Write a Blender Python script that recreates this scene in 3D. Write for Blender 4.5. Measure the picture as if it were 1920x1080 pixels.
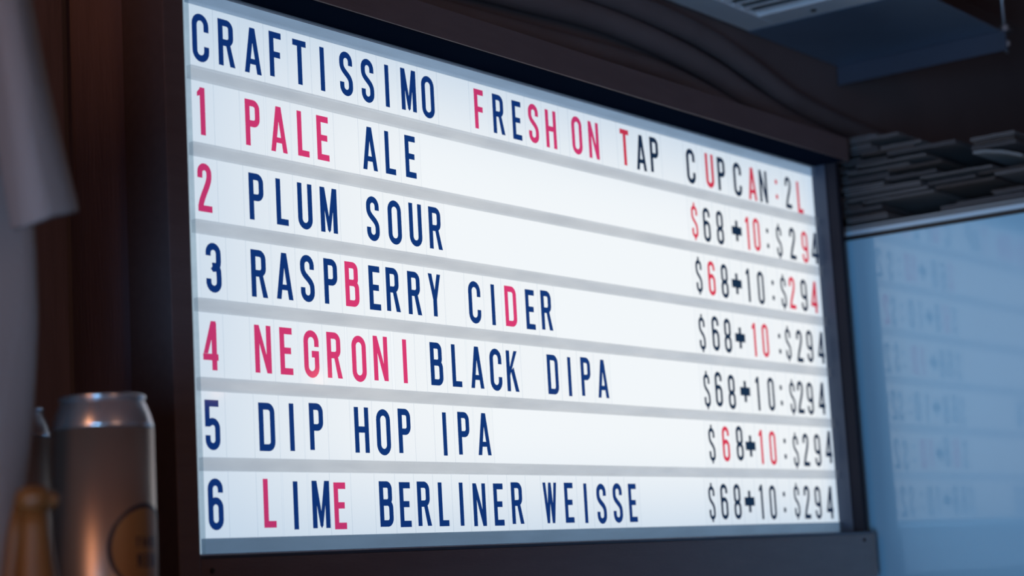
import bpy, bmesh, math, random
from mathutils import Vector, Matrix, noise
from mathutils.geometry import delaunay_2d_cdt
random.seed(7)
SC = bpy.context.scene
for o in list(bpy.data.objects): bpy.data.objects.remove(o)
COL = SC.collection

# Everything is laid out from the sign: x runs along it to the right, y down from its top rail,
# z into the wall behind it (metres).  V() turns that into Blender's world (z up, floor at 0).
Z0 = 2.2
def V(x, y, z): return Vector((x, z, Z0 - y))
def D(x, y, z): return Vector((x, z, -y))

# ------------------------------------------------------------------ camera
cam_d = bpy.data.cameras.new('camera'); cam = bpy.data.objects.new('camera', cam_d); COL.objects.link(cam)
R0 = (0.5924593338, 0.0551992382, -0.8037070249)
R1 = (0.0846818706, 0.9878555251, 0.1302706504)
R2 = (0.8011372657, -0.1452394770, 0.5805898516)
CAM = (-1.7140005, 0.76307695, -1.73012779)
cam.matrix_world = Matrix.Translation(V(*CAM)) @ Matrix((D(*R0), -D(*R1), -D(*R2))).transposed().to_4x4()
cam_d.sensor_width = 36; cam_d.lens = 3639.56 * 36 / 1920
cam_d.clip_start = .05; cam_d.clip_end = 60
cam_d.dof.use_dof = True; cam_d.dof.focus_distance = 2.74; cam_d.dof.aperture_fstop = 3.4
SC.camera = cam

# ------------------------------------------------------------------ view, world, room lamps
SC.view_settings.view_transform = 'Standard'; SC.view_settings.look = 'None'
SC.view_settings.exposure = 0; SC.view_settings.gamma = 1; SC.view_settings.use_curve_mapping = False
SC.cycles.use_denoising = True
SC.cycles.transparent_max_bounces = 24; SC.cycles.max_bounces = 10
W = bpy.data.worlds.new('world'); SC.world = W; W.use_nodes = True
W.node_tree.nodes['Background'].inputs[0].default_value = (.60, .70, 1.0, 1)
W.node_tree.nodes['Background'].inputs[1].default_value = .055

def area(name, loc, aim, size, size_y, col, power):
    l = bpy.data.lights.new(name, 'AREA'); l.shape = 'RECTANGLE'; l.size = size; l.size_y = size_y
    l.color = col; l.energy = power
    o = bpy.data.objects.new(name, l); COL.objects.link(o); o.location = V(*loc)
    o.rotation_euler = (V(*aim) - V(*loc)).to_track_quat('-Z', 'Y').to_euler(); return o
# warm bar lighting to the left of and behind the camera
area('warm_bar_light', (-2.6, .15, -.9), (-.4, .5, -.2), .35, 1.9, (1, .40, .17), 12)
area('warm_room_light', (-1.0, .1, -3.4), (.4, .3, 0), .5, 2.0, (1, .50, .30), 9)
w_ = area('cool_fill_light', (-2.5, 1.0, -1.75), (1.8, .30, -.35), .6, .8, (.30, .62, 1), 5.6); w_.data.spread = math.radians(50)  # added unseen fill that brightens the cabinet side in cool blue

# ------------------------------------------------------------------ materials
def mat(name, col, rough=.5, metal=0, spec=.5, bump=0, bscale=60, var=0, vscale=8, stretch=(1, 1, 1), trans=0):
    m = bpy.data.materials.new(name); m.use_nodes = True; nt = m.node_tree; b = nt.nodes['Principled BSDF']
    b.inputs['Base Color'].default_value = (*col, 1); b.inputs['Roughness'].default_value = rough
    b.inputs['Metallic'].default_value = metal; b.inputs['Specular IOR Level'].default_value = spec
    b.inputs['Transmission Weight'].default_value = trans
    if bump or var:
        tc = nt.nodes.new('ShaderNodeTexCoord'); mp = nt.nodes.new('ShaderNodeMapping')
        mp.inputs['Scale'].default_value = stretch
        nt.links.new(tc.outputs['Object'], mp.inputs['Vector'])
    if var:
        n = nt.nodes.new('ShaderNodeTexNoise'); n.inputs['Scale'].default_value = vscale; n.inputs['Detail'].default_value = 6
        nt.links.new(mp.outputs[0], n.inputs['Vector'])
        mx = nt.nodes.new('ShaderNodeMix'); mx.data_type = 'RGBA'
        mx.inputs[6].default_value = (*[c * (1 - var) for c in col], 1); mx.inputs[7].default_value = (*[min(1, c * (1 + var)) for c in col], 1)
        nt.links.new(n.outputs['Fac'], mx.inputs[0]); nt.links.new(mx.outputs[2], b.inputs['Base Color'])
    if bump:
        n = nt.nodes.new('ShaderNodeTexNoise'); n.inputs['Scale'].default_value = bscale; n.inputs['Detail'].default_value = 8
        nt.links.new(mp.outputs[0], n.inputs['Vector'])
        bp = nt.nodes.new('ShaderNodeBump'); bp.inputs['Strength'].default_value = bump; bp.inputs['Distance'].default_value = .004
        nt.links.new(n.outputs['Fac'], bp.inputs['Height']); nt.links.new(bp.outputs[0], b.inputs['Normal'])
    return m

def glass_tint(name, col, gloss=.04, rough=.12):
    """clear or dyed plastic film: what lies behind shows through, tinted; a little shine"""
    m = bpy.data.materials.new(name); m.use_nodes = True; nt = m.node_tree; nt.nodes.clear()
    o = nt.nodes.new('ShaderNodeOutputMaterial'); t = nt.nodes.new('ShaderNodeBsdfTransparent'); g = nt.nodes.new('ShaderNodeBsdfGlossy')
    t.inputs[0].default_value = (*col, 1); g.inputs['Roughness'].default_value = rough
    mx = nt.nodes.new('ShaderNodeMixShader'); mx.inputs[0].default_value = gloss
    nt.links.new(t.outputs[0], mx.inputs[1]); nt.links.new(g.outputs[0], mx.inputs[2]); nt.links.new(mx.outputs[0], o.inputs[0])
    return m

def rail_mat(name, tint, diff, k, gloss=.06):
    """milky plastic rail: part see-through, part diffusing"""
    m = bpy.data.materials.new(name); m.use_nodes = True; nt = m.node_tree; nt.nodes.clear()
    o = nt.nodes.new('ShaderNodeOutputMaterial'); t = nt.nodes.new('ShaderNodeBsdfTransparent'); d = nt.nodes.new('ShaderNodeBsdfDiffuse')
    g = nt.nodes.new('ShaderNodeBsdfGlossy'); g.inputs['Roughness'].default_value = .25
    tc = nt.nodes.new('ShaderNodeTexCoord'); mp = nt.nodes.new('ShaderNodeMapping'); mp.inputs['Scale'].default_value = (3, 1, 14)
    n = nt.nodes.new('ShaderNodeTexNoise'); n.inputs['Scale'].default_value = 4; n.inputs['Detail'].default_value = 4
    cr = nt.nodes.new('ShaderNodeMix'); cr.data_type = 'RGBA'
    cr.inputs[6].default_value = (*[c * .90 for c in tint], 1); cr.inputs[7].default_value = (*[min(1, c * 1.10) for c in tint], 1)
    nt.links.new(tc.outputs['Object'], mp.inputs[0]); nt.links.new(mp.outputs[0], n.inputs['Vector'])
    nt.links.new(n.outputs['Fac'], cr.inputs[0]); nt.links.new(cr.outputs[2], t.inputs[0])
    d.inputs[0].default_value = (*diff, 1)
    m1 = nt.nodes.new('ShaderNodeMixShader'); m1.inputs[0].default_value = k
    nt.links.new(t.outputs[0], m1.inputs[1]); nt.links.new(d.outputs[0], m1.inputs[2])
    m2 = nt.nodes.new('ShaderNodeMixShader'); m2.inputs[0].default_value = gloss
    nt.links.new(m1.outputs[0], m2.inputs[1]); nt.links.new(g.outputs[0], m2.inputs[2]); nt.links.new(m2.outputs[0], o.inputs[0])
    return m

def backlit_mat():
    """the backlit acrylic sheet of the sign: tubes behind it, weaker towards the rim of the box"""
    m = bpy.data.materials.new('backlit_acrylic'); m.use_nodes = True; nt = m.node_tree; nt.nodes.clear()
    o = nt.nodes.new('ShaderNodeOutputMaterial'); e = nt.nodes.new('ShaderNodeEmission')
    tc = nt.nodes.new('ShaderNodeTexCoord'); sp = nt.nodes.new('ShaderNodeSeparateXYZ'); nt.links.new(tc.outputs['Object'], sp.inputs[0])
    def math_(op, a, b=None):
        n = nt.nodes.new('ShaderNodeMath'); n.operation = op
        for i, q in enumerate((a, b)):
            if q is None: continue
            if isinstance(q, (int, float)): n.inputs[i].default_value = q
            else: nt.links.new(q, n.inputs[i])
        return n.outputs[0]
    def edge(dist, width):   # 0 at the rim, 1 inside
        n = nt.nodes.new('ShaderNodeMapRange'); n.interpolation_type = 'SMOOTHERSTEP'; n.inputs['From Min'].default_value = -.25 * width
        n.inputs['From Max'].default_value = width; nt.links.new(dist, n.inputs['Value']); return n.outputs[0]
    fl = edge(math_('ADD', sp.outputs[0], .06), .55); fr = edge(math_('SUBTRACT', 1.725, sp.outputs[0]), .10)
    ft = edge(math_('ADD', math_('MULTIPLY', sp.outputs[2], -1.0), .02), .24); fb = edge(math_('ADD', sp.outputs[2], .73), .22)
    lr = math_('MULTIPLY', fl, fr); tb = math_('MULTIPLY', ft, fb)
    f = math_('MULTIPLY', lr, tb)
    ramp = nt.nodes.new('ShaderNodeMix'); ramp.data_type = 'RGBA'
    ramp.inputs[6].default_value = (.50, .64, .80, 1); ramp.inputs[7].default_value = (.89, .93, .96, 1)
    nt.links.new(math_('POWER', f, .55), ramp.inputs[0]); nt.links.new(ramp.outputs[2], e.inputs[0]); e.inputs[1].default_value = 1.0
    nt.links.new(e.outputs[0], o.inputs[0]); return m

def emit_mat(name, col, s):
    m = bpy.data.materials.new(name); m.use_nodes = True; nt = m.node_tree; nt.nodes.clear()
    o = nt.nodes.new('ShaderNodeOutputMaterial'); e = nt.nodes.new('ShaderNodeEmission'); e.inputs[0].default_value = (*col, 1); e.inputs[1].default_value = s
    nt.links.new(e.outputs[0], o.inputs[0]); return m

M = {
 'side': mat('brown_side_veneer', (.26, .20, .24), .6, spec=.2, bump=.2, bscale=30, var=.18, vscale=7, stretch=(9, 9, .7)),
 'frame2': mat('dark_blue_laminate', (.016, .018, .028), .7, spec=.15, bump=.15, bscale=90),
 'soffit': mat('dark_navy_shade', (.004, .008, .018), .8, spec=0),  # shade colour for the frame's underside
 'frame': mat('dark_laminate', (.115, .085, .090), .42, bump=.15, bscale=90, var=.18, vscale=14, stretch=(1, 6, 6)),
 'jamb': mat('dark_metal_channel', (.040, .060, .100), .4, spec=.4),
 'wood': mat('dark_brown_wood', (.17, .135, .16), .55, bump=.25, bscale=30, var=.35, vscale=7, stretch=(9, 9, .7)),
 'wall': mat('charcoal_wall_paint', (.13, .105, .11), .75, bump=.2, bscale=40, var=.15),
 'ceil': mat('brown_ceiling', (.26, .15, .13), .8, bump=.2, bscale=20, var=.2),
 'floor': mat('dark_tile_floor', (.05, .045, .045), .4, var=.2),
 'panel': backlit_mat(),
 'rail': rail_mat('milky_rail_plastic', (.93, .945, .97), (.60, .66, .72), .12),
 'rail_top': rail_mat('underlit_top_rail_plastic', (.68, .76, .84), (.55, .62, .70), .15),  # tint holds the dimmer backlight at the sign's top edge
 'rail_low': rail_mat('underlit_low_rail_plastic', (.50, .59, .67), (.40, .48, .58), .18),  # darker tint stands in for the weak backlight at the sign's bottom edge
 'strip': rail_mat('pale_edge_plastic', (.84, .90, .94), (.5, .6, .7), .1),
 'clear': glass_tint('clear_card_plastic', (.990, .990, .990), .012, .08),
 'cardedge': glass_tint('card_cut_edge', (.90, .92, .94), .02),
 'navy': glass_tint('flare_blue_ink', (.007, .042, .20), .018, .10),  # the blue is flare put into the dark ink's colour
 'ink': glass_tint('blue_black_ink', (.010, .030, .070), .02, .10),
 'pink': glass_tint('flare_pink_ink', (.82, .050, .185), .03, .10),  # pinker copy of the red ink, flare put into its colour
 'red': glass_tint('red_ink', (.80, .045, .095), .02, .10),
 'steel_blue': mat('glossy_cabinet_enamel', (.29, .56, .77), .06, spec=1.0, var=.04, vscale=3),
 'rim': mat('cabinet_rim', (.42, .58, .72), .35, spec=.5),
 'black': mat('black_rubber', (.012, .012, .014), .6),
 'card': mat('grey_cardboard', (.080, .080, .090), .8, bump=.35, bscale=70, var=.22, vscale=18),
 'card2': mat('brown_cardboard', (.070, .060, .060), .8, bump=.35, bscale=70, var=.22, vscale=18),
 'card3': mat('faded_cardboard', (.13, .13, .14), .8, bump=.35, bscale=70, var=.2, vscale=18),
 'palecard': mat('pale_grey_board', (.24, .27, .30), .7, bump=.2, bscale=60, var=.12),
 'vent': mat('painted_vent_metal', (.80, .88, .97), .42, spec=.5, var=.06),
 'duct': mat('galvanised_sheet', (.20, .29, .42), .45, metal=.3, bump=.15, bscale=30, var=.2, vscale=5),
 'duct2': mat('dark_galvanised_edge', (.055, .08, .125), .5, metal=.3, var=.2, vscale=5),
 'hose': mat('black_hose_rubber', (.13, .115, .125), .7, bump=.2, bscale=30, var=.2),
 'alu': mat('brushed_aluminium', (.62, .66, .72), .26, metal=.85),
 'can': mat('satin_can_foil', (.50, .44, .39), .38, metal=.85, var=.10, vscale=4, stretch=(8, 8, .4)),
 'canink': mat('can_navy_ink', (.010, .014, .035), .45),
 'amber': mat('can_amber_ink', (.22, .13, .05), .45),
 'shirt': mat('white_cotton', (.225, .240, .262), .9, bump=.25, bscale=160, var=.05),
 'tap': mat('amber_varnished_wood', (.15, .068, .018), .5, bump=.1, bscale=20, var=.3, vscale=6, stretch=(4, 4, 1)),
 'steel': mat('dull_steel', (.30, .32, .36), .4, metal=.8),
 'bulb': emit_mat('warm_filament', (1, .42, .15), 55),
}

# ------------------------------------------------------------------ helpers
def tag(o, label=None, cat=None, group=None, kind=None):
    if label: o['label'] = label
    if cat: o['category'] = cat
    if group: o['group'] = group
    if kind: o['kind'] = kind
    return o
def empty(name, x, y, z, label, cat, group=None):
    o = bpy.data.objects.new(name, None); COL.objects.link(o); o.location = V(x, y, z); o.empty_display_size = .02
    return tag(o, label, cat, group)
def link(name, me, parent=None, smooth=False):
    o = bpy.data.objects.new(name, me); COL.objects.link(o)
    if parent is not None:
        o.parent = parent; o.matrix_parent_inverse = Matrix.Translation(-parent.location)
    if smooth:
        for p in me.polygons: p.use_smooth = True
    return o
def mesh_from(name, verts, faces, *mats, idx=None):
    me = bpy.data.meshes.new(name); me.from_pydata([tuple(v) for v in verts], [], faces)
    for m in mats: me.materials.append(m)
    if idx:
        for p, i in zip(me.polygons, idx): p.material_index = i
    bm = bmesh.new(); bm.from_mesh(me); bmesh.ops.recalc_face_normals(bm, faces=bm.faces); bm.to_mesh(me); bm.free()
    return me
def box(name, x0, x1, y0, y1, z0, z1, m, parent=None, bevel=0, origin=None):
    """axis-aligned board-space box, vertices in world minus origin (bevelled)"""
    bm = bmesh.new(); vs = [bm.verts.new(V(x, y, z)) for x in (x0, x1) for y in (y0, y1) for z in (z0, z1)]
    for f in ((0, 1, 3, 2), (4, 6, 7, 5), (0, 4, 5, 1), (2, 3, 7, 6), (0, 2, 6, 4), (1, 5, 7, 3)): bm.faces.new([vs[i] for i in f])
    if bevel: bmesh.ops.bevel(bm, geom=list(bm.edges), offset=bevel, segments=2, affect='EDGES', profile=.6)
    bmesh.ops.recalc_face_normals(bm, faces=bm.faces)
    c = parent.location.copy() if (parent is not None) else V((x0 + x1) / 2, y1, (z0 + z1) / 2)
    bmesh.ops.translate(bm, verts=bm.verts, vec=-c)
    me = bpy.data.meshes.new(name); bm.to_mesh(me); bm.free(); me.materials.append(m)
    o = bpy.data.objects.new(name, me); COL.objects.link(o)
    if parent is not None: o.parent = parent
    else: o.location = c
    return o
def lathe(name, prof, m, parent, off=(0, 0, 0), n=48, smooth=True):
    """prof: (radius, height up) pairs about the vertical through parent+off (Blender axes)"""
    vs, fs = [], []
    for r, h in prof:
        for k in range(n):
            a = 2 * math.pi * k / n; vs.append((off[0] + r * math.cos(a), off[1] + r * math.sin(a), off[2] + h))
    for i in range(len(prof) - 1):
        for k in range(n):
            a, b = i * n + k, i * n + (k + 1) % n; fs.append((a, b, b + n, a + n))
    fs.append(tuple(range(n))[::-1]); fs.append(tuple(range((len(prof) - 1) * n, len(prof) * n)))
    me = mesh_from(name, vs, fs, m); o = bpy.data.objects.new(name, me); COL.objects.link(o)
    if parent is not None: o.parent = parent
    if smooth:
        for p in me.polygons: p.use_smooth = len(p.vertices) == 4
    return o
def tube(name, pts, r, m, parent=None, n=12):
    """round bar through world points"""
    pts = [Vector(p) for p in pts]; org = parent.location.copy() if parent is not None else pts[0].copy()
    vs, fs = [], []; up = Vector((0, 0, 1)); prev = None
    for i, p in enumerate(pts):
        t = (pts[min(i + 1, len(pts) - 1)] - pts[max(i - 1, 0)]).normalized()
        if prev is None: prev = t.cross(up) if abs(t.dot(up)) < .95 else t.cross(Vector((1, 0, 0)))
        s = (prev - t * prev.dot(t)).normalized(); prev = s; q = t.cross(s)
        rr = r[i] if isinstance(r, (list, tuple)) else r
        for k in range(n):
            a = 2 * math.pi * k / n; vs.append(p - org + (s * math.cos(a) + q * math.sin(a)) * rr)
    for i in range(len(pts) - 1):
        for k in range(n):
            a, b = i * n + k, i * n + (k + 1) % n; fs.append((a, b, b + n, a + n))
    fs.append(tuple(range(n))[::-1]); fs.append(tuple(range((len(pts) - 1) * n, len(pts) * n)))
    me = mesh_from(name, vs, fs, m); o = bpy.data.objects.new(name, me); COL.objects.link(o)
    for p in me.polygons: p.use_smooth = len(p.vertices) == 4
    if parent is not None: o.parent = parent
    else: o.location = org
    return o

# ------------------------------------------------------------------ the room shell
tag(box('wall_back', -2.6, 3.6, -.62, 2.2, .12, .22, M['wall']), kind='structure')
tag(box('ceiling', -2.6, 3.6, -.72, -.62, -4.2, .22, M['ceil']), kind='structure')
tag(box('wall_right', 3.5, 3.6, -.62, 2.2, -4.2, .12, M['wall']), kind='structure')
tag(box('floor', -2.6, 3.6, 2.2, 2.3, -4.2, .22, M['floor']), kind='structure')
# wooden cladding boards on the wall to the left of the sign
for k in range(6):
    x1 = -.115 - k * .20
    tag(box('trim_%d' % (k + 1), x1 - .197, x1, -.62, 2.2, .105, .1195, M['wood'], bevel=.002), kind='structure')

# ------------------------------------------------------------------ the lightbox sign
P = .100; RAILH = .0165; XL, XR = -.066, 1.7165
sign = empty('lightbox_sign', .83, .80, .115, 'wide backlit white menu sign in a dark wooden frame', 'sign')
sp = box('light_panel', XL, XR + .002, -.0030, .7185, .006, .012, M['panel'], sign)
# object coordinates of the glowing sheet start at the sign's top left corner
sp.data.transform(Matrix.Translation(sign.location - V(0, 0, 0))); sp.matrix_parent_inverse = Matrix.Translation(-(sign.location - V(0, 0, 0)))
box('back_box', XL - .03, XR + .016, -.05, .78, .0135, .1195, M['side'], sign)
box('top_frame', XL - .035, XR + .019, -.052, -.0055, -.070, .013, M['frame'], sign, .0015)
tag(box('soffit_shade', XL, XR + .003, -.0053, -.0045, -.067, .0045, M['soffit'], sign), 'underside of the top frame, its shade coloured dark navy')  # dark sheet paints in the shade under the top frame
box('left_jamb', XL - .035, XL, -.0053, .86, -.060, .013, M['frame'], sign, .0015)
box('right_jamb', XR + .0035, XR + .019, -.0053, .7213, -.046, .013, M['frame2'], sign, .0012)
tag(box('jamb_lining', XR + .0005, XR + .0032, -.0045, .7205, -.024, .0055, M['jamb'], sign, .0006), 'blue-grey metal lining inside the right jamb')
box('bottom_frame', XL + .0005, XR + .019, .7262, .808, -.060, .013, M['frame'], sign, .0012)
tag(box('frame_lip', XL + .0005, XR + .019, .7215, .7260, -.0585, .013, M['jamb'], sign, .0008), 'thin lip along the top of the bottom frame')
for x, y in ((-.048, .7405), (1.688, .7372), (-.060, -.03)):
    s = lathe('screw', [(.0001, 0), (.0032, .0001), (.0036, .0008), (.0030, .0022), (.0012, .0026), (.0011, .0016), (.0001, .0015)], M['black'], None, n=16)
    s.parent = sign; s.matrix_parent_inverse = Matrix.Identity(4)
    s.location = V(x, y, -.0598 if y > 0 else -.0698) - sign.location; s.rotation_euler = (math.pi / 2, 0, 0)
def rail(name, y0, y1, m, label=None, over=0.0):
    """milky channel profile with a lip above and below, running the sign's width"""
    prof = [(y0, .0055), (y0, -.0035), (y0 + .0012, -.0048), (y0 + .0024, -.0040), (y0 + .0034, -.0022), (y1 - .0034, -.0022), (y1 - .0024, -.0040), (y1 - .0012, -.0048), (y1, -.0035), (y1, .0055)]
    vs = []; n = len(prof)
    for x in (0.0005, XR - .0006 + over):
        for y, z in prof: vs.append(V(x, y, z) - sign.location)
    fs = [(i, (i + 1) % n, n + (i + 1) % n, n + i) for i in range(n)] + [tuple(range(n)), tuple(range(n, 2 * n))[::-1]]
    o = link(name, mesh_from(name, vs, fs, m)); o.parent = sign; o.matrix_parent_inverse = Matrix.Identity(4)
    if label: o['label'] = label
    return o
rail('rail', -.0035, .0158, M['rail_top'], 'top rail tinted blue-grey for weak backlight')
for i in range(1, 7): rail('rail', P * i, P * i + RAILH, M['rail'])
rail('rail', P * 7, P * 7 + RAILH + .0030, M['rail_low'], 'bottom rail tinted darker grey for weak backlight')
box('side_strip', -.0150, .0000, -.0040, .7195, -.003, .0055, M['strip'], sign, .0008)

# ------------------------------------------------------------------ letters
H = 62.5; T = 9.0; h = T / 2
def arc(cx, cy, rx, ry, a0, a1, n=10):
    return [(cx + rx * math.cos(math.radians(a0 + (a1 - a0) * k / n)), cy + ry * math.sin(math.radians(a0 + (a1 - a0) * k / n))) for k in range(n + 1)]
def bez(p0, p1, p2, p3, n=12):
    o = []
    for k in range(n + 1):
        t = k / n; u = 1 - t
        o.append(tuple(u**3 * p0[j] + 3 * u * u * t * p1[j] + 3 * u * t * t * p2[j] + t**3 * p3[j] for j in (0, 1)))
    return o
def stadium(w, y0, y1, t=T):
    r = (w - t) / 2; a, b = y0 + t / 2, y1 - t / 2; c = w / 2
    return arc(c, b - r, r, r, 0, 180, 12) + arc(c, a + r, r, r, 180, 360, 12)
# each glyph: (advance width, [strokes]); stroke = (kind, points) : 'l' open ribbon, 'c' closed ribbon, 'p' filled polygon
def S_(w, ht=H, t=T, y0=0, a=.70, b=.30):
    r = (w - t) / 2; c = w / 2; h2 = t / 2
    return [('l', [(w - h2, ht * a)] + arc(c, ht - h2 - r + .8, r, r, 0, 180) + bez((h2, ht * .72), (h2, ht * .52), (w - h2, ht * .50), (w - h2, ht * .29)) + arc(c, h2 + r - .8, r, r, 0, -180) + [(h2, ht * b)])]
def bowl(x0, w, y0, y1, r=7.5):
    return [(x0, y0 + h), (w - h - r, y0 + h)] + arc(w - h - r, y0 + h + r, r, r, -90, 0, 6) + arc(w - h - r, y1 - h - r, r, r, 0, 90, 6) + [(x0, y1 - h)]
G = {
 'I': (9, [('l', [(h, 0), (h, H)])]),
 'O': (30, [('c', stadium(30, -.8, H + .8))]),
 '0': (26, [('c', stadium(26, -.8, H + .8))]),
 'C': (30, [('l', [(25.5, H * .64)] + arc(15, H - h - 9.7, 10.5, 10.5, 0, 180) + arc(15, h + 9.7, 10.5, 10.5, 180, 360) + [(25.5, H * .33)])]),
 'G': (30, [('l', [(25.5, H * .66)] + arc(15, H - h - 9.7, 10.5, 10.5, 0, 180) + arc(15, h + 9.7, 10.5, 10.5, 180, 360) + [(25.5, H * .50), (15.5, H * .50)])]),
 'S': (27.5, S_(27.5)),
 '$': (22.5, S_(22.5, H - 4, 8, 0, .70, .30) + [('p', [(8.5, H - 6), (14, H - 6), (14, H + 1.5), (8.5, H + 1.5)]), ('p', [(8.5, -4), (14, -4), (14, 3), (8.5, 3)])]),
 'D': (30, [('l', [(h, 0), (h, H)]), ('l', bowl(h, 30, 0, H, 8))]),
 'P': (27.5, [('l', [(h, 0), (h, H)]), ('l', bowl(h, 27.5, H * .41, H))]),
 'R': (30, [('l', [(h, 0), (h, H)]), ('l', bowl(h, 28, H * .43, H)), ('p', [(13.5, H * .50), (22, H * .48), (30.5, 0), (21, 0)])]),
 'B': (29, [('l', [(h, 0), (h, H)]), ('l', bowl(h, 27.5, H * .46, H, 6.5)), ('l', bowl(h, 29, 0, H * .46 + T, 7.5))]),
 'E': (24.5, [('l', [(h, 0), (h, H)]), ('p', [(0, 0), (24.5, 0), (24.5, 8.8), (0, 8.8)]), ('p', [(0, H - 8.8), (24, H - 8.8), (24, H), (0, H)]), ('p', [(0, H * .44), (21.5, H * .44), (21.5, H * .44 + 8.6), (0, H * .44 + 8.6)])]),
 'F': (23.5, [('l', [(h, 0), (h, H)]), ('p', [(0, H - 8.8), (23.5, H - 8.8), (23.5, H), (0, H)]), ('p', [(0, H * .43), (21, H * .43), (21, H * .43 + 8.6), (0, H * .43 + 8.6)])]),
 'L': (23, [('l', [(h, 0), (h, H)]), ('p', [(0, 0), (23, 0), (23, 8.6), (0, 8.6)])]),
 'T': (27, [('l', [(13.5, 0), (13.5, H)]), ('p', [(0, H - 8.6), (27, H - 8.6), (27, H), (0, H)])]),
 'H': (30, [('l', [(h, 0), (h, H)]), ('l', [(30 - h, 0), (30 - h, H)]), ('p', [(h, H * .44), (25, H * .44), (25, H * .44 + 8.6), (h, H * .44 + 8.6)])]),
 'U': (29, [('l', [(h, H)] + [(h, h + 9.2)] + arc(14.5, h + 9.2, 10, 10, 180, 360) + [(29 - h, H)])]),
 'A': (32, [('p', [(0, 0), (8.8, 0), (19.5, H), (11, H)]), ('p', [(32, 0), (23.2, 0), (12.5, H), (21, H)]), ('p', [(7, 12.5), (25, 12.5), (24, 20), (8, 20)])]),
 'M': (34, [('l', [(h - .3, 0), (h - .3, H)]), ('l', [(34 - h + .3, 0), (34 - h + .3, H)]), ('p', [(2, H), (9.5, H), (20.5, 4), (17, 0), (14, 4)]), ('p', [(32, H), (24.5, H), (13.5, 4), (17, 0), (20, 4)])]),
 'N': (30, [('l', [(h - .4, 0), (h - .4, H)]), ('l', [(30 - h + .4, 0), (30 - h + .4, H)]), ('p', [(.5, H), (8.5, H), (29.5, 0), (21.5, 0)])]),
 'W': (37, [('p', [(0, H), (7.8, H), (15.2, 0), (8.2, 0)]), ('p', [(8.2, 0), (15.2, 0), (22.2, H), (15, H)]), ('p', [(15, H), (22.2, H), (28.8, 0), (21.8, 0)]), ('p', [(21.8, 0), (28.8, 0), (37, H), (29.2, H)])]),
 'Y': (29, [('p', [(0, H), (8.6, H), (18.4, H * .38), (10.2, H * .38)]), ('p', [(29, H), (20.4, H), (10.6, H * .38), (18.8, H * .38)]), ('l', [(14.5, 0), (14.5, H * .42)])]),
 'K': (30, [('l', [(h, 0), (h, H)]), ('p', [(7, H * .33), (7, H * .53), (20, H), (28.5, H)]), ('p', [(11, H * .50), (18.5, H * .60), (30.5, 0), (21.2, 0)])]),
 '1': (13.5, [('l', [(9.5, 0), (9.5, H)]), ('p', [(0, H * .80), (0, H * .885), (6.5, H), (11, H), (11, H * .86)])]),
 '2': (25, [('l', [(h, H * .70)] + [(h, H - h - 8)] + arc(12.5, H - h - 7.4, 8, 8, 180, 0)[1:] + bez((20.5, H * .76), (20.5, H * .56), (6.2, H * .32), (h, 5))), ('p', [(0, 0), (25, 0), (25, 8.4), (0, 8.4)])]),
 '3': (27, [('l', [(h, H * .74)] + arc(13.5, H - h - 8.2, 9, 9, 170, 0) + [(22.5, H * .64)] + arc(14, H * .53 + 4.4, 8, 7, -10, -90, 5) + [(11.5, H * .528)]), ('l', [(11.5, H * .528)] + arc(14, H * .53 - 6.6, 8.5, 7, 90, 10, 5) + [(22.8, H * .3)] + arc(13.5, h + 8.2, 9.2, 9, 0, -170) + [(h, H * .27)])]),
 '4': (27, [('l', [(20, 0), (20, H * .97)]), ('p', [(15, H), (24.2, H), (8.8, 21), (0, 21), (0, 18)]), ('p', [(0, 12.5), (27, 12.5), (27, 20.8), (0, 20.8)])]),
 '5': (26, [('p', [(0, H - 8.5), (24.5, H - 8.5), (24.5, H), (0, H)]), ('p', [(0, H * .46), (8.4, H * .46), (8.6, H), (0, H)]), ('l', [(5.5, H * .53)] + arc(13.2, H * .60 - 10.5, 8.4, 8.5, 130, 0, 8) + arc(13, h + 8, 8.5, 8.5, 0, -180) + [(h, H * .29)])]),
 '6': (26.5, [('l', [(22, H * .73)] + arc(13.3, H - h - 7.9, 8.8, 8.8, 0, 180) + arc(13.3, h + 8, 8.8, 8.8, 180, 360) + arc(13.3, H * .57 - 8.8, 8.8, 8.8, 0, 160))]),
 '9': (26.5, [('l', [(4.5, H * .27)] + arc(13.2, h + 7.9, 8.8, 8.8, 180, 360) + arc(13.2, H - h - 8, 8.8, 8.8, 0, 180) + arc(13.2, H * .43 + 8.8, 8.8, 8.8, 180, 340))]),
 '8': (27, [('c', stadium(27, -.8, H * .545)), ('c', stadium(25.4, H * .545 - T * .95, H + .8))]),
 '+': (36, [('p', [(13.6, -.2 + 12), (22.4, 12 - .2), (22.4, 50.5), (13.6, 50.5)]), ('p', [(0, 23.5), (36, 23.5), (36, 39), (0, 39)])]),
 ':': (8.5, [('p', [(0, 13), (8.5, 13), (8.5, 21.5), (0, 21.5)]), ('p', [(0, 42), (8.5, 42), (8.5, 50.5), (0, 50.5)])]),
}
G['8'] = (27, [('c', stadium(27, -.8, H * .545)), ('c', [(x + .8, y) for x, y in stadium(25.4, H * .545 - T * .95, H + .8)])])
def dedupe(pts, closed):
    o = []
    for p in pts:
        if not o or math.dist(p, o[-1]) > .05: o.append(p)
    if closed and math.dist(o[0], o[-1]) < .05: o.pop()
    return o
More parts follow.
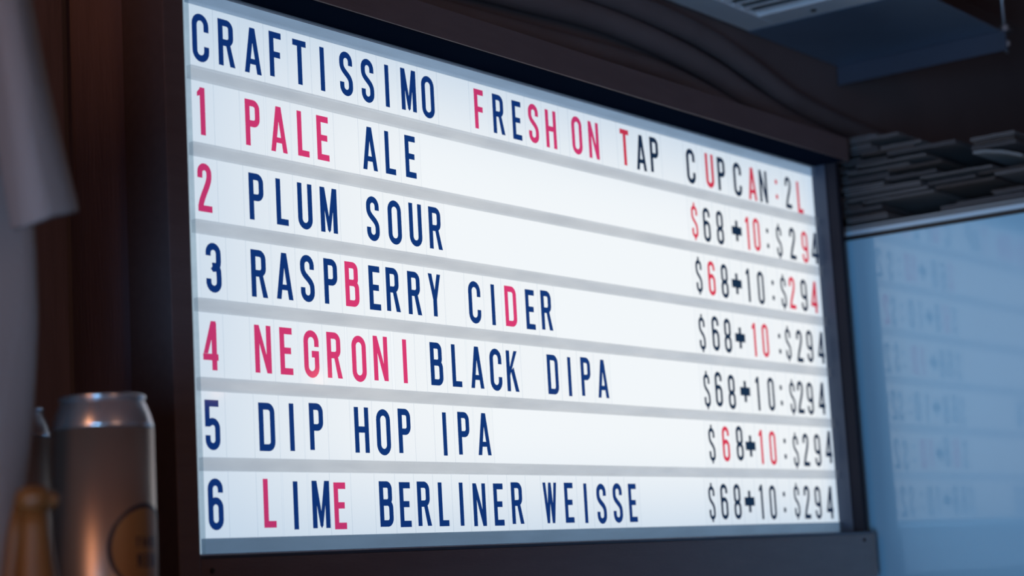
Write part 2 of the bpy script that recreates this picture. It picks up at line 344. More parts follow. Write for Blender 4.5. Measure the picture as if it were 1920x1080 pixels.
def ribbon(pts, t, closed):
    pts = dedupe(pts, closed); n = len(pts); L, Rr = [], []
    for i in range(n):
        a = pts[(i - 1) % n] if (closed or i > 0) else None; b = pts[(i + 1) % n] if (closed or i < n - 1) else None; p = pts[i]
        def nrm(q, r):
            d = math.dist(q, r); return ((q[1] - r[1]) / d, (r[0] - q[0]) / d)
        if a is None: nx, ny = nrm(p, b); k = 1
        elif b is None: nx, ny = nrm(a, p); k = 1
        else:
            n1, n2 = nrm(a, p), nrm(p, b); nx, ny = n1[0] + n2[0], n1[1] + n2[1]; l = math.hypot(nx, ny) or 1; nx /= l; ny /= l
            k = min(1.5, 1 / max(.3, nx * n1[0] + ny * n1[1]))
        L.append((p[0] + nx * t / 2 * k, p[1] + ny * t / 2 * k)); Rr.append((p[0] - nx * t / 2 * k, p[1] - ny * t / 2 * k))
    return L, Rr
GM = {}
def glyph_mesh(ch, m, s=.001):
    """the printed character: all its strokes merged into one flat layer of ink"""
    k = (ch, m.name)
    if k in GM: return GM[k]
    w, strokes = G[ch]; vs, fs = [], []
    for kind, pts in strokes:
        b0 = len(vs)
        if kind == 'p': vs += pts; polys = [tuple(range(b0, b0 + len(pts)))]
        else:
            L, Rr = ribbon(pts, 6.6 if ch == '$' else 7.6 if ch in '0689' and m.name in ('blue_black_ink', 'red_ink') else 7.8 if ch in '12' and m.name in ('blue_black_ink', 'red_ink') else T, kind == 'c'); n = len(L); vs += L + Rr
            polys = [(b0 + i, b0 + n + i, b0 + n + (i + 1) % n, b0 + (i + 1) % n) for i in range(n if kind == 'c' else n - 1)]
        for f in polys:
            ar = sum(vs[f[i]][0] * vs[f[(i + 1) % len(f)]][1] - vs[f[(i + 1) % len(f)]][0] * vs[f[i]][1] for i in range(len(f)))
            if abs(ar) > .02: fs.append(list(f) if ar > 0 else list(f)[::-1])
    v2, e2, f2, _, _, of = delaunay_2d_cdt([Vector(v) for v in vs], [], fs, 0, .01)
    keep = [f for f, o_ in zip(f2, of) if o_]
    me = bpy.data.meshes.new('glyph'); me.from_pydata([((v[0] - w / 2) * s, 0, (v[1] - H / 2) * s) for v in v2], [], keep)
    me.materials.append(m); GM[k] = me; return me
CM = {}
def card_mesh(w, hh):
    """clear plastic card, origin at the middle of its foot"""
    k = (round(w, 4), round(hh, 4))
    if k in CM: return CM[k]
    t = .0006; a = w / 2; e = .0004
    # a clear window face and thin cut edges that show as faint lines
    vs = [(x, y, z) for y in (-t, 0) for x, z in ((-a, 0), (a, 0), (a, hh), (-a, hh), (-a + e, e), (a - e, e), (a - e, hh - e), (-a + e, hh - e))]
    fs = [(4, 5, 6, 7)]; idx = [0]
    for i in range(4):
        j = (i + 1) % 4; fs.append((i, j, 4 + j, 4 + i)); idx.append(1)
        fs.append((i, 8 + i, 8 + j, j)); idx.append(1)
    me = bpy.data.meshes.new('letter_card'); me.from_pydata(vs, [], fs)
    me.materials.append(M['clear']); me.materials.append(M['cardedge'])
    for p, i in zip(me.polygons, idx): p.material_index = i
    CM[k] = me; return me

ROWS = [
    "Cn23,60 Rn70,58 An119,59 Fn163,56 Tn211,58 In257,59 Sn307,57 Sn353,59 In396,59 Mn445,57 On490,60 _ Fr615,58 Rn665,58 En713,60 Sr758,58 Hr806,60 _ Or880,59 Nr929,60 _ Tr1024,58 An1075,60 Pn1118,58 _ Cn1240,61 Ur1306,60 Pn1348,61 _ Cn1407,63 Ar1462,64 Nn1505,64 _ :r1557,63 _ 2n1604,63 Lr1651,67",
    "1r20,57 _ Pr114,58 Ar164,59 Lr212,58 Er252,58 _ An351,58 Ln396,58 En442,57 _ $r1240,60 6n1282,63 8n1329,63 +n1390,62 1r1430,62 0r1465,61 _ :n1507,64 _ $n1552,63 2n1606,63 9r1656,65 4n1696,63",
    "2r22,57 _ Pn116,57 Ln165,58 Un210,58 Mn258,58 _ Sn351,59 On399,59 Un446,57 Rn492,57 _ $n1242,58 6r1286,60 8n1332,61 +n1376,62 1n1418,61 0n1466,62 _ :n1513,63 _ $n1554,61 2r1589,61 9n1637,62 4r1678,62",
    "3n33,59 _ Rn116,59 An164,58 Sn209,57 Pn256,57 Br300,57 En348,58 Rn388,57 Rn436,58 Yn483,57 _ Cn578,60 In624,60 Dr669,59 En720,60 Rn764,58 _ $n1239,61 6n1286,60 8n1329,61 +n1374,62 1r1426,62 0r1468,61 _ :n1523,64 _ $n1557,60 2n1602,63 9n1644,61 4n1690,61",
    "4r23,59 _ Nr118,58 Er162,58 Gr211,59 Rr257,58 Or308,60 Nr354,57 Ir407,58 _ Bn479,58 Ln526,58 An575,58 Cn622,59 Kn664,59 _ Dn771,59 In817,60 Pn863,58 An912,59 _ $n1242,62 6n1283,60 8n1329,63 +n1378,60 1n1424,62 0n1475,61 _ :n1514,62 _ $n1558,62 2n1590,62 9n1629,63 4n1676,61",
    "5n22,59 _ Dn120,59 In167,58 Pn215,56 _ Hn307,58 On353,60 Pn399,57 _ In490,59 Pn535,57 An584,57 _ $n1246,57 6r1295,57 8n1344,55 +n1383,59 1r1422,60 0r1466,61 _ :n1513,62 _ $n1555,63 2n1596,62 9n1643,62 4n1689,55",
    "6n23,58 _ Lr120,57 In169,60 Mn218,59 Er256,61 _ Bn352,59 En393,60 Rn435,59 Ln479,60 In521,60 Nn564,61 En611,61 Rn658,59 _ Wn744,59 En795,59 In841,60 Sn886,61 Sn933,60 En978,60 _ $n1232,59 6n1275,59 8n1321,59 +n1365,59 1n1408,60 0n1451,61 _ :n1495,61 _ $n1544,58 2n1584,61 9n1628,62 4n1676,62",
]

ORD = ['first', 'second', 'third', 'fourth', 'fifth', 'sixth', 'seventh', 'eighth', 'ninth', 'tenth', 'eleventh']
WORDS = [['the long first word', 'FRESH', 'ON', 'TAP', 'CUP', 'CAN:2L'], None, None, None, None, None, None]
NAMES = {'$': 'dollar sign', '+': 'plus sign', ':': 'colon', '1': 'numeral one', '2': 'numeral two', '3': 'numeral three', '4': 'numeral four', '5': 'numeral five', '6': 'numeral six', '8': 'numeral eight', '9': 'numeral nine', '0': 'numeral zero'}
WN = ['title', 'one', 'two', 'three', 'four', 'five', 'six']
RN = ['top title row'] + ['row ' + q for q in WN[1:]]
for r, line in enumerate(ROWS):
    toks = []
    for s in line.split():
        if s == '_': toks.append(None)
        else:
            a, b = s[2:].split(','); toks.append((s[0], s[1], float(a) / 1000, float(b) / 1000))
    chars = [t for t in toks if t]
    # words as seen: split at blanks; the price is everything from the first dollar on
    seen = []; cur = []; price = False
    for t in toks:
        if t is None:
            if not price and cur: seen.append(cur); cur = []
        else:
            if t[0] == '$' and not price:
                if cur: seen.append(cur)
                cur = []; price = True
            cur.append(t)
    if cur: seen.append(cur)
    if r == 0:   # C UP _ CAN _ : _ 2L
        tail = [t for wd in seen[4:] for t in wd]; seen = seen[:4] + [tail[:3], tail[3:6], tail[6:]]
    y_foot = P * (r + 1) - .0004; ch_h = P - RAILH - .0010
    bounds = []
    for i, t in enumerate(chars):
        half = .0233
        lo, hi = t[2] - half, t[2] + half
        if i > 0: lo = max(lo, (t[2] + chars[i - 1][2]) / 2 + .0001)
        if i < len(chars) - 1: hi = min(hi, (t[2] + chars[i + 1][2]) / 2 - .0001)
        hi = min(hi, XR - .003)
        bounds.append([lo, hi])
    info = {}
    for wi, wd in enumerate(seen):
        txt = ''.join(t[0] for t in wd); cnt = {}
        for k, t in enumerate(wd):
            c = t[0]; cnt[c] = cnt.get(c, 0) + 1; tot = txt.count(c)
            if r == 0 and wi == 0: word = 'the long first word of the top row'; 
            elif '$' in txt: word = 'the price on row ' + WN[r]
            elif r == 0: word = {1: 'the word FRESH', 2: 'the word ON', 3: 'the word TAP', 4: 'the word CUP', 5: 'the word CAN', 6: 'the ending volume mark'}[wi] + ' in the top row'
            elif wi == 0: word = None
            else: word = 'the word %s on row %s' % (txt, WN[r])
            info[id(t)] = (word, ORD[cnt[c] - 1] if tot > 1 else None, k, txt)
    for i, t in enumerate(chars):
        c, col, x, dy = t; lo, hi = bounds[i]; wc = hi - lo; cx = (lo + hi) / 2
        word, nth, k, txt = info[id(t)]
        far = x > .98  # tone switch along the board paints in viewing angle and flare
        cname = {'n': 'dark blue' if not far else 'blue-black', 'r': 'pink-red' if not far else 'red'}[col]
        nm = NAMES.get(c, 'letter ' + c)
        if word is None: lab = '%s %s card at the left end of row %s' % (cname, nm, WN[r])
        else: lab = 'card with %s %s%s of %s' % (cname, (nth + ' ') if nth else '', nm, word)
        o = link('letter_card', card_mesh(wc, ch_h)); o.location = V(cx, y_foot, .0018)
        tag(o, lab, 'letter card', 'letter cards on the ' + RN[r])
        g = bpy.data.objects.new('glyph', glyph_mesh(c, M[{'n': 'ink' if far else 'navy', 'r': 'red' if far else 'pink'}[col]]))
        COL.objects.link(g); g.parent = o; g.location = (x - cx, -.0007, y_foot - (P * r + dy))
    # blank clear spacer cards between words
    for i in range(len(chars) - 1):
        a, b = bounds[i][1], bounds[i + 1][0]
        if .012 < b - a < .11:
            A, B = chars[i], chars[i + 1]
            def nmof(t):
                w_, nth, k, txt = info[id(t)]
                if w_ is None: return 'the ' + NAMES[t[0]]
                if 'long first word' in w_: return 'the long first word'
                if 'price' in w_: return 'the price ' + (NAMES.get(t[0], t[0]))
                return w_.split(' on row')[0].split(' in the top')[0]
            o = link('blank_card', card_mesh(b - a - .0003, ch_h)); o.location = V((a + b) / 2, y_foot, .0018)
            tag(o, 'blank clear card between %s and %s, %s' % (nmof(A), nmof(B), RN[r]), 'blank card', 'blank cards on the ' + RN[r])

# ------------------------------------------------------------------ white cabinet at the right with the cardboard stack
CX = 1.795
cab = empty('storage_cabinet', 2.1, 2.2, -.32, 'tall pale cabinet with a glossy blue-lit side, right of the sign', 'cabinet')
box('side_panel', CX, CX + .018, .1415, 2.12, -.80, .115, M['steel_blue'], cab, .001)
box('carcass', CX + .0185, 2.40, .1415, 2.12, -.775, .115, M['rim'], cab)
box('gasket', CX + .0015, 2.40, .1325, .1412, -.79, .113, M['black'], cab)
box('top_rim', CX - .001, 2.41, .1235, .1322, -.80, .115, M['rim'], cab, .0012)
for zf in (-.79, -.39):
    box('door', CX + .02, 2.39, .16 if zf == -.79 else .16, 2.10, -.797, -.7752, M['steel_blue'], cab, .003) if zf == -.79 else None
hd = tube('handle', [V(2.33, .9, -.80), V(2.33, .9, -.83), V(2.33, 1.25, -.83), V(2.33, 1.25, -.80)], .007, M['steel'], cab)
for fx in (1.84, 2.35):
    for fz in (-.74, .07): lathe('foot', [(.022, 0), (.022, .03), (.014, .035), (.014, .081)], M['black'], cab, tuple(V(fx, 2.2, fz) - cab.location), n=16)

def carton(x0, x1, z0, z1, ytop, th, m, tilt, name='flat_carton', bend=0, roll=0):
    """a flattened cardboard carton: two plies folded over at one edge, wavy, slot visible at its end"""
    nz = 7; nx = 3; vs = []; fs = []; ply = th * .36
    def wave(u, v): return .0010 * noise.noise(Vector((u * 4, v * 6 + ytop * 90, 1.7)))
    for layer in range(4):
        off = (0, ply, th - ply, th)[layer]
        for i in range(nx + 1):
            for j in range(nz + 1):
                u, v = i / nx, j / nz
                x = x0 + (x1 - x0) * u; z = z0 + (z1 - z0) * v
                y = ytop + off + (wave(u, v)) + tilt * (v - .5) * (z1 - z0) + roll * u + bend * (1 - v) ** 2 * (1 if layer < 4 else 0)
                vs.append((x, y, z))
    def I(l, i, j): return l * (nx + 1) * (nz + 1) + i * (nz + 1) + j
    for l in range(4):
        for i in range(nx):
            for j in range(nz): fs.append((I(l, i, j), I(l, i + 1, j), I(l, i + 1, j + 1), I(l, i, j + 1)))
    for a, b in ((0, 1), (2, 3)):
        for j in range(nz):
            for i in (0, nx): fs.append((I(a, i, j), I(a, i, j + 1), I(b, i, j + 1), I(b, i, j)))
        for i in range(nx):
            for j in (0, nz): fs.append((I(a, i, j), I(a, i + 1, j), I(b, i + 1, j), I(b, i, j)))
    for i in range(nx): fs.append((I(1, i, nz), I(1, i + 1, nz), I(2, i + 1, nz), I(2, i, nz)))   # the fold
    c = V((x0 + x1) / 2, ytop + th, (z0 + z1) / 2)
    me = mesh_from(name, [V(*v) - c for v in vs], fs, m); o = link(name, me); o.location = c; return o
GRP = 'flattened cartons stacked on the cabinet'
o = carton(CX + .002, 2.36, -.62, .09, .1135, .0095, M['palecard'], 0)
tag(o, 'pale grey flat board at the very bottom of the carton stack on the cabinet', 'carton', GRP)
HGT = {0: -.066, 1: -.046, 2: -.015}     # the stack's height falls off to the right
cols = [(.085, -.110), (-.112, -.195), (-.197, -.285), (-.287, -.395)]
cols = [(-.105, .085), (-.192, -.110), (-.283, -.197), (-.385, -.288)]
tops = [-.058, -.040, -.017, .020]
colname = ['next to the sign', 'second from the sign', 'third from the sign', 'farthest from the sign']
ORDB = ['lowest', 'second lowest', 'third lowest', 'fourth lowest', 'fifth lowest', 'sixth lowest', 'seventh lowest', 'eighth lowest', 'ninth lowest', 'tenth lowest', 'eleventh lowest', 'twelfth lowest', 'thirteenth lowest', 'fourteenth lowest', 'fifteenth lowest', 'sixteenth lowest', 'seventeenth lowest', 'eighteenth lowest'] + [q + ' lowest' for q in ('nineteenth', 'twentieth', 'twenty-first', 'twenty-second', 'twenty-third', 'twenty-fourth', 'twenty-fifth', 'twenty-sixth', 'twenty-seventh', 'twenty-eighth', 'twenty-ninth', 'thirtieth')]
NB = 96; ZA, ZB = .085, -.392
hts = [.1125] * NB; made = []
def bins(a, b):
    i0 = max(0, int((ZA - a) / (ZA - ZB) * NB)); i1 = min(NB, max(i0 + 1, int(math.ceil((ZA - b) / (ZA - ZB) * NB)))); return range(i0, i1)
def top_at(z): return -.060 + (ZA - z) / (ZA - ZB) * .044 + (.064 if z < -.305 else 0)
for layer in range(60):
    z = ZA - random.uniform(0, .02)
    while z > ZB + .05:
        ln = random.uniform(.085, .19); ze = z - ln
        if ze < ZB + .05: ze = ZB + random.uniform(-.012, .014)
        rg = bins(z, max(ze, ZB)); lo = min(hts[i] for i in rg)
        if max(hts[i] for i in rg) - lo < .012 or layer > 3:
            th = random.choice((.0040, .0048, .0058, .0072, .0095)) * random.uniform(.9, 1.1); y = lo - th - .0010
            if y > top_at((z + ze) / 2) + (.064 if ze < -.315 and (z + ze) / 2 > -.305 else 0):
                jx = random.choice((0, .001, .003, .006, .011))
                o = carton(CX + .004 + jx, 2.30 + jx, ze + .0012, z - .0012, y, th * .90, M[random.choice(['card', 'card', 'card2', 'card3'])], random.uniform(-.004, .004))
                for i in rg: hts[i] = y
                made.append((y, (z + ze) / 2, o))
        z = ze
zone = {}
for y, zc_, o in sorted(made, key=lambda q: -q[0]):
    k = 0 if zc_ > -.03 else 1 if zc_ > -.16 else 2 if zc_ > -.27 else 3
    zone.setdefault(k, []).append(o)
for k, lst in zone.items():
    for i, o in enumerate(lst):
        nm = 'topmost' if i == len(lst) - 1 else ORDB[i] if i < len(ORDB) else 'high'
        tag(o, '%s dark flattened carton of the pile section %s' % (nm, colname[k]), 'carton', GRP)
# the long sheets lying across the piles and the bent flap at the right
hmin = min(hts)
tag(carton(CX + .004, 2.25, -.150, .05, hmin - .0085, .0055, M['card3'], .010), 'long thin grey sheet lying across the top of the carton stack', 'carton', GRP)
tag(carton(CX + .010, 2.25, -.100, -.01, hmin - .0170, .0060, M['card3'], 0), 'short grey sheet topmost at the sign end of the stack', 'carton', GRP)
hr = min(hts[i] for i in bins(-.31, -.39))
tag(carton(CX + .002, 2.20, -.400, -.302, hr - .0310, .0048, M['palecard'], -.004, bend=.022), 'carton with a pale bent flap drooping at the right end of the stack', 'carton', GRP)
tag(carton(CX + .003, 2.28, -.390, -.300, hr - .0400, .0060, M['card'], 0), 'dark grey carton lying on the pale bent flap at the right end of the stack', 'carton', GRP)
tag(carton(CX + .006, 2.28, -.386, -.303, hr - .0490, .0060, M['card2'], 0), 'brownish carton second from the top at the right end of the stack', 'carton', GRP)
tag(carton(CX + .004, 2.28, -.388, -.298, hr - .0580, .0060, M['card3'], -.0), 'flat grey carton lying highest at the right end of the stack', 'carton', GRP)

# ------------------------------------------------------------------ overhead: vent, sheet metal tray, rod, hoses
YV = -.300
vent = empty('ceiling_vent', 1.2, YV, -.3, 'pale metal louvred vent with a wide frame, hanging above the sign', 'vent')
VX0, VX1, VZ0, VZ1 = .95, 1.690, -.62, .108; FW = .066
box('frame_rail', VX0, VX1, YV, YV - .012, VZ1 - FW, VZ1, M['vent'], vent, .002)
box('frame_rail', VX0, VX1, YV, YV - .012, VZ0, VZ0 + FW, M['vent'], vent, .002)
box('frame_rail', VX1 - FW - .012, VX1, YV, YV - .012, VZ0 + FW + .0003, VZ1 - FW - .0003, M['vent'], vent, .002)
box('frame_rail', VX0, VX0 + FW, YV, YV - .012, VZ0 + FW + .0003, VZ1 - FW - .0003, M['vent'], vent, .002)
box('housing', VX0 + .02, VX1 - .02, YV - .035, -.619, VZ0 + .02, VZ1 - .01, M['black'], vent)
nslat = 0; x = VX1 - FW - .034
while x > VX0 + FW + .01:
    bm = bmesh.new(); vs = []
    for z in (VZ0 + FW + .001, VZ1 - FW - .001):
        for dx, dy in ((-.010, -.001), (.008, -.013), (.0095, -.0115), (-.0085, .0005)): vs.append(bm.verts.new(V(x + dx, YV + dy, z) - vent.location))
    for i in range(4): bm.faces.new((vs[i], vs[(i + 1) % 4], vs[4 + (i + 1) % 4], vs[4 + i]))
    bm.faces.new(vs[:4]); bm.faces.new(vs[4:][::-1]); bmesh.ops.recalc_face_normals(bm, faces=bm.faces)
    me = bpy.data.meshes.new('slat'); bm.to_mesh(me); bm.free(); me.materials.append(M['vent'])
    s = link('slat', me); s.parent = vent; x -= .0375
for sx, sz in ((1.652, -.060), (1.652, -.50), (1.0, .075)):
    lathe('screw', [(.006, 0), (.0065, -.0015), (.004, -.003), (.0001, -.003)], M['black'], vent, tuple(V(sx, YV, sz) - vent.location), n=14)

tray = empty('hanging_tray', 1.9, YV, -.08, 'blue-grey sheet metal tray with a turned-down lip, hung beside the vent', 'tray')
box('plate', 1.700, 2.100, YV - .002, YV - .005, -.262, .115, M['duct'], tray, .0005)
tag(box('lip', 2.0955, 2.1005, YV - .001, -.258, -.275, .115, M['duct2'], tray, .0008), 'turned-down edge of the tray')
rod = empty('threaded_rod', 2.112, YV, -.268, 'threaded steel rod with nuts holding the end of the metal tray', 'rod')
lathe('rod_shaft', [(.004, -.045), (.004, .318)], M['steel'], rod, n=12)
for zz in (-.030, .004): lathe('nut', [(.010, zz), (.0105, zz + .002), (.0105, zz + .009), (.010, zz + .011)], M['steel'], rod, n=6, smooth=False)
lathe('washer', [(.016, .0), (.016, .003)], M['steel'], rod, n=24)

def spline(pts, n=8):
    out = []
    for i in range(len(pts) - 1):
        p0 = Vector(pts[max(i - 1, 0)]); p1 = Vector(pts[i]); p2 = Vector(pts[i + 1]); p3 = Vector(pts[min(i + 2, len(pts) - 1)])
        for k in range(n):
            t = k / n
            out.append(.5 * ((2 * p1) + (-p0 + p2) * t + (2 * p0 - 5 * p1 + 4 * p2 - p3) * t * t + (-p0 + 3 * p1 - 3 * p2 + p3) * t ** 3))
    out.append(Vector(pts[-1])); return out
h1 = [(-.05, -.618, .095), (-.045, -.36, .095), (.03, -.195, .095), (.3, -.168, .095), (.816, -.193, .095), (1.087, -.206, .095), (1.299, -.200, .095), (1.491, -.181, .095), (1.655, -.150, .095), (1.83, -.124, .095), (2.10, -.105, .095), (2.6, -.10, .095), (3.4, -.10, .095)]
h2 = [(.02, -.618, .095), (.025, -.40, .095), (.10, -.255, .095), (.3, -.232, .095), (.991, -.252, .095), (1.232, -.255, .095), (1.479, -.242, .095), (1.663, -.212, .095), (1.838, -.176, .095), (2.10, -.155, .095), (2.6, -.152, .095), (3.4, -.152, .095)]
h3 = [(.0, -.0750, .098), (.12, -.095, .098), (.3, -.114, .098), (.95, -.138, .098), (1.25, -.146, .098), (1.45, -.134, .098), (1.62, -.106, .098), (1.74, -.072, .098)]
for pts, r_, lab in ((h1, .0235, 'middle one of the dark hoses running along the wall above the sign'), (h2, .0225, 'uppermost dark hose on the wall above the sign'), (h3, .0195, 'lowest dark hose on the wall just above the sign frame')):
    tag(tube('hose', [V(*p) for p in spline(pts)], r_, M['hose'], n=14), lab, 'hose', 'hoses along the wall above the sign')

# ------------------------------------------------------------------ bar shelf, cans, tap
shelf = box('bar_shelf', -1.05, -.12, .800, .835, -.80, .10, M['wood'], None, .003); tag(shelf, 'dark wooden bar shelf under the cans', 'shelf')
for bx in (-.95, -.22):
    b = box('bracket', bx, bx + .03, .8355, 1.05, -.10, .1035, M['black'], None, .002); b.parent = shelf; b.matrix_parent_inverse = Matrix.Translation(-shelf.location)

def can(x, z, top, rad, yaw, lab, emblem=True):
    base = .800; Hc = base - top
    c = empty('beer_can', x, base - .0005, z, lab, 'can', 'silver cans on the bar shelf')
    r = rad
    body = [(r * .80, .000), (r * .84, .001), (r * .88, .004), (r * .985, .014), (r, .020), (r, Hc - .034)]
    lathe('body', body, M['can'], c, n=64)
    neck = [(r, Hc - .0338), (r * .993, Hc - .030), (r * .94, Hc - .0200), (r * .865, Hc - .0100), (r * .825, Hc - .0066), (r * .815, Hc - .0052)]
    tag(lathe('neck', neck, M['alu'], c, n=64), 'plain silver tapered neck')
    lid = [(r * .816, Hc - .0050), (r * .85, Hc - .0040), (r * .855, Hc - .0012), (r * .835, Hc), (r * .812, Hc - .0008), (r * .80, Hc - .0060), (r * .78, Hc - .0068), (.001, Hc - .0062)]
    tag(lathe('lid', lid, M['alu'], c, n=64), 'silver lid with a raised seam')
    t = lathe('pull_tab', [(.0001, 0), (.008, 0), (.009, .0008), (.008, .0016), (.0001, .0016)], M['alu'], c, (0, -.006, Hc - .0058), n=20)
    if not emblem: return c
    # round printed emblem wrapped on the body
    R_ = r * .84 * 1.0; zc = Hc - .153
    def wrap(a, b, lift):   # a: arc length sideways, b: up
        th = yaw + a / r; return ((r + lift) * math.cos(th), (r + lift) * math.sin(th), zc + b)
    def disc(name, r0, r1, m, lift, n=64, rings=6):
        vs, fs = [], []
        for i in range(rings + 1):
            q = r0 + (r1 - r0) * i / rings
            for k in range(n): vs.append(wrap(q * math.cos(2 * math.pi * k / n), q * math.sin(2 * math.pi * k / n), lift))
        for i in range(rings):
            for k in range(n):
                a, b = i * n + k, i * n + (k + 1) % n; fs.append((a, b, b + n, a + n))
        me = mesh_from(name, vs, fs, m); o = link(name, me, None, True); o.parent = c; return o
    em = disc('emblem', .0005, .0400, M['amber'], .0003, rings=16); em['label'] = 'round amber printed emblem'
    rg = disc('emblem_ring', .0395, .0437, M['canink'], .0005, rings=2); rg['label'] = 'dark navy ring round the emblem'
    for word, bz, sc in (('CRAFT', .006, .00016), ('BEER', -.012, .00020)):
        adv = sum(G[q][0] + 12 for q in word) * sc; a = -adv / 2; vs, fs = [], []
        for q in word:
            w, st = G[q]
            for kind, pts in st:
                if kind == 'p':
                    b0 = len(vs); vs += [wrap(-(a + p[0] * sc), (p[1] - H / 2) * sc + bz, .0006) for p in pts]; fs.append(tuple(range(b0, len(vs))))
                else:
                    L, Rr = ribbon(pts, T * 1.2, kind == 'c'); n = len(L); b0 = len(vs)
                    vs += [wrap(-(a + p[0] * sc), (p[1] - H / 2) * sc + bz, .0006) for p in L + Rr]
                    for i in range(n if kind == 'c' else n - 1): fs.append((b0 + i, b0 + n + i, b0 + n + (i + 1) % n, b0 + (i + 1) % n))
            a += (w + 12) * sc
        o = link('emblem_lettering', mesh_from('emblem_lettering', vs, fs, M['canink'])); o.parent = c
    return c
can(-.387, -.253, .566, .0504, math.radians(-81), 'big silver beer can with a ringed emblem, nearest the sign')
can(-.346, -.052, .558, .0504, math.radians(150), 'silver beer can half hidden by the hanging shirt', emblem=False)

tp = empty('tap_handle', -.652, .7995, -.463, 'amber wooden tap handle with rounded cap and side stub, before the cans', 'tap handle')
right = D(*R0).normalized()
lathe('body', [(.026, 0), (.0245, .004), (.0215, .02), (.0185, .05), (.0150, .075), (.0125, .095), (.0112, .108)], M['tap'], tp, n=32)
lathe('cap', [(.0108, .1075), (.0125, .110), (.0155, .114), (.0160, .119), (.0148, .124), (.0105, .128), (.0045, .1298), (.0001, .130)], M['tap'], tp, n=32)
b0 = tp.location
tube('side_stub', [b0 + Vector((0, 0, .117)), b0 + Vector((0, 0, .1175)) + right * .012, b0 + Vector((0, 0, .1175)) + right * .0185, b0 + Vector((0, 0, .1172)) + right * .0208], [.0075, .0068, .0062, .0035], M['tap'], tp, n=16)
tube('shoulder', [b0 - right * .0235 + Vector((0, 0, .001)), b0 - right * .0195 + Vector((0, 0, .05)), b0 - right * .0155 + Vector((0, 0, .09)), b0 - right * .0125 + Vector((0, 0, .117))], [.0085, .0080, .0070, .0040], M['tap'], tp, n=16)

# ------------------------------------------------------------------ hanging white T-shirt at the far left
sh = empty('t_shirt', -.62, .86, -.36, 'white cotton T-shirt hanging at the far left edge', 't-shirt')
SO = V(-.505, .419, -.297)      # the armpit: the shirt's own frame is measured from here
fw = D(*R2); fwh = Vector((fw.x, fw.y, 0)).normalized(); rt = Vector((fwh.y, -fwh.x, 0)); up = Vector((0, 0, 1))
PX = 1 / 1967.
def cloth(name, rows, depth, shift, seed, m=M['shirt'], n=40, capped=False, open_end=False):
    """rows: (height above armpit, left, right) in metres; a flattened tube of cloth with soft folds"""
    vs, fs = [], []
    for (b, l, r_) in rows:
        c = (l + r_) / 2; hw = (r_ - l) / 2
        for k in range(n):
            a = 2 * math.pi * k / n
            f = 1 + .07 * noise.noise(Vector((math.cos(a) * 2.2 + seed, math.sin(a) * 2.2, b * 7))) * min(1, 0.4 + abs(math.sin(a)))
            px = c + hw * math.cos(a) * (1 if math.cos(a) > .6 else f); dz = depth / 2 * math.sin(a) * f
            fold = .010 * noise.noise(Vector((px * 22 + seed, b * 5 + px * 9, seed))) + .006 * math.sin(px * 75 + b * 9 + seed)
            vs.append(SO - sh.location + rt * px + up * b + fwh * (dz + shift + (fold if math.sin(a) < 0 else 0)))
    R_ = len(rows)
    for i in range(R_ - 1):
        for k in range(n):
            a, b = i * n + k, i * n + (k + 1) % n; fs.append((a, b, b + n, a + n))
    me = mesh_from(name, vs, fs, m); o = link(name, me, None, True); o.parent = sh
    sd = o.modifiers.new('s', 'SOLIDIFY'); sd.thickness = .0018; sd.offset = -1
    sb = o.modifiers.new('b', 'SUBSURF'); sb.levels = 1; sb.render_levels = 1
    return o
def interp(tab, b):
    for (b0_, v0), (b1_, v1) in zip(tab, tab[1:]):
        if b0_ >= b >= b1_: return v0 + (v1 - v0) * (b0_ - b) / (b0_ - b1_)
    return tab[-1][1] if b < tab[-1][0] else tab[0][1]
er = [(.34, -.130), (.30, -.035), (.24, -.02), (.10, -.012), (0, -.004), (-.08, -.003), (-.155, -.008), (-.205, -.0125), (-.26, -.0205), (-.325, -.029), (-.40, -.032), (-.44, -.032)]
rows = [(b, interp([(.34, -.20), (.30, -.30), (0, -.36), (-.44, -.36)], b), interp(er, b)) for b in [.34 - k * .03 for k in range(24)]]
cloth('torso', rows, .13, .02, 3.1)
sr = [(.30, -.006), (.22, .0190), (.155, .0285), (.083, .0430), (.014, .0600)]
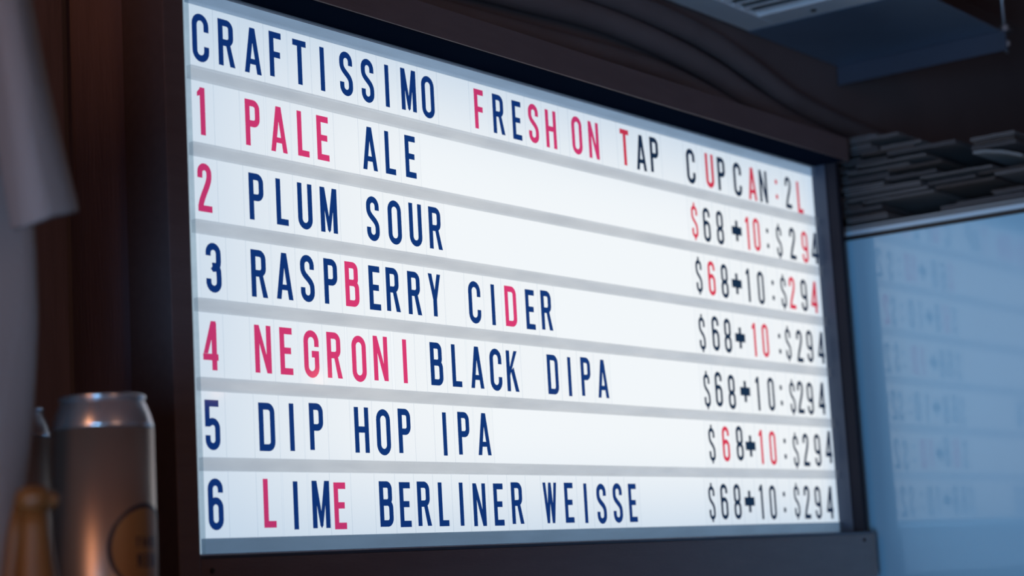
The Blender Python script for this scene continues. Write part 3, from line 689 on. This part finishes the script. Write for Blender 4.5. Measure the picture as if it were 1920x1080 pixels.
sl = [(.30, -.060), (.22, -.030), (.155, -.024), (.083, -.014), (.014, -.001)]
rows = [(b, interp(sl, b), interp(sr, b)) for b in [.30 - k * .022 for k in range(14)]]
slv = cloth('sleeve', rows, .070, -.080, 8.4)
# the sleeve's hem slopes: drop its inner side a little
for v in slv.data.vertices:
    q = v.co + sh.location - SO
    a = q.dot(rt)
    if q.z < .09: v.co.z -= (1 - (q.z - .014) / .076) * (.014 * max(0, min(1, (.044 - a) / .045)) + .32 * max(0, -.045 - q.dot(fwh)))
rows2 = [(b, -.336 - r_, -.336 - l) for b, l, r_ in rows]
cloth('sleeve', rows2, .070, -.010, 5.2)
cloth('collar', [(.352, -.262, -.104), (.344, -.256, -.110), (.332, -.250, -.116)], .10, .02, 2.2)
hg = empty('clothes_hanger', -.62, .10, -.36, 'black wire clothes hanger holding the T-shirt above the frame', 'hanger')
hc = SO + rt * -.19 + up * .34
tube('arm', [hc + rt * .17 - up * .055, hc + rt * .1 - up * .02, hc + up * .012, hc - rt * .1 - up * .02, hc - rt * .17 - up * .055], .004, M['black'], hg)
tube('hook', [hc + up * .012, hc + up * .3, Vector((hc.x, hc.y, Z0 + .60)), Vector((hc.x, hc.y, Z0 + .619))], .002, M['black'], hg)

# ------------------------------------------------------------------ warm bulbs behind the camera (they glint in the cards)
for k, (bx, by, bz, lab) in enumerate(((1.344, .352, -1.0, 'tiny warm bulb hanging nearer the cabinet, out in front of the sign'), (1.04, .388, -1.0, 'tiny warm bulb hanging nearer the middle, out in front of the sign'))):
    bo = empty('hanging_bulb', bx, by, bz, lab, 'bulb', 'warm bulbs hanging in front of the sign')
    lathe('glass_bulb', [(.0001, 0), (.004, .001), (.0062, .006), (.0066, .012), (.0050, .022), (.0030, .034)], M['bulb'], bo, n=20)
    lathe('socket', [(.007, .0342), (.0075, .055), (.003, .060)], M['black'], bo, n=16)
    tube('cord', [bo.location + Vector((0, 0, .06)), Vector((bo.location.x, bo.location.y, Z0 + .619))], .0015, M['black'], bo, n=8)
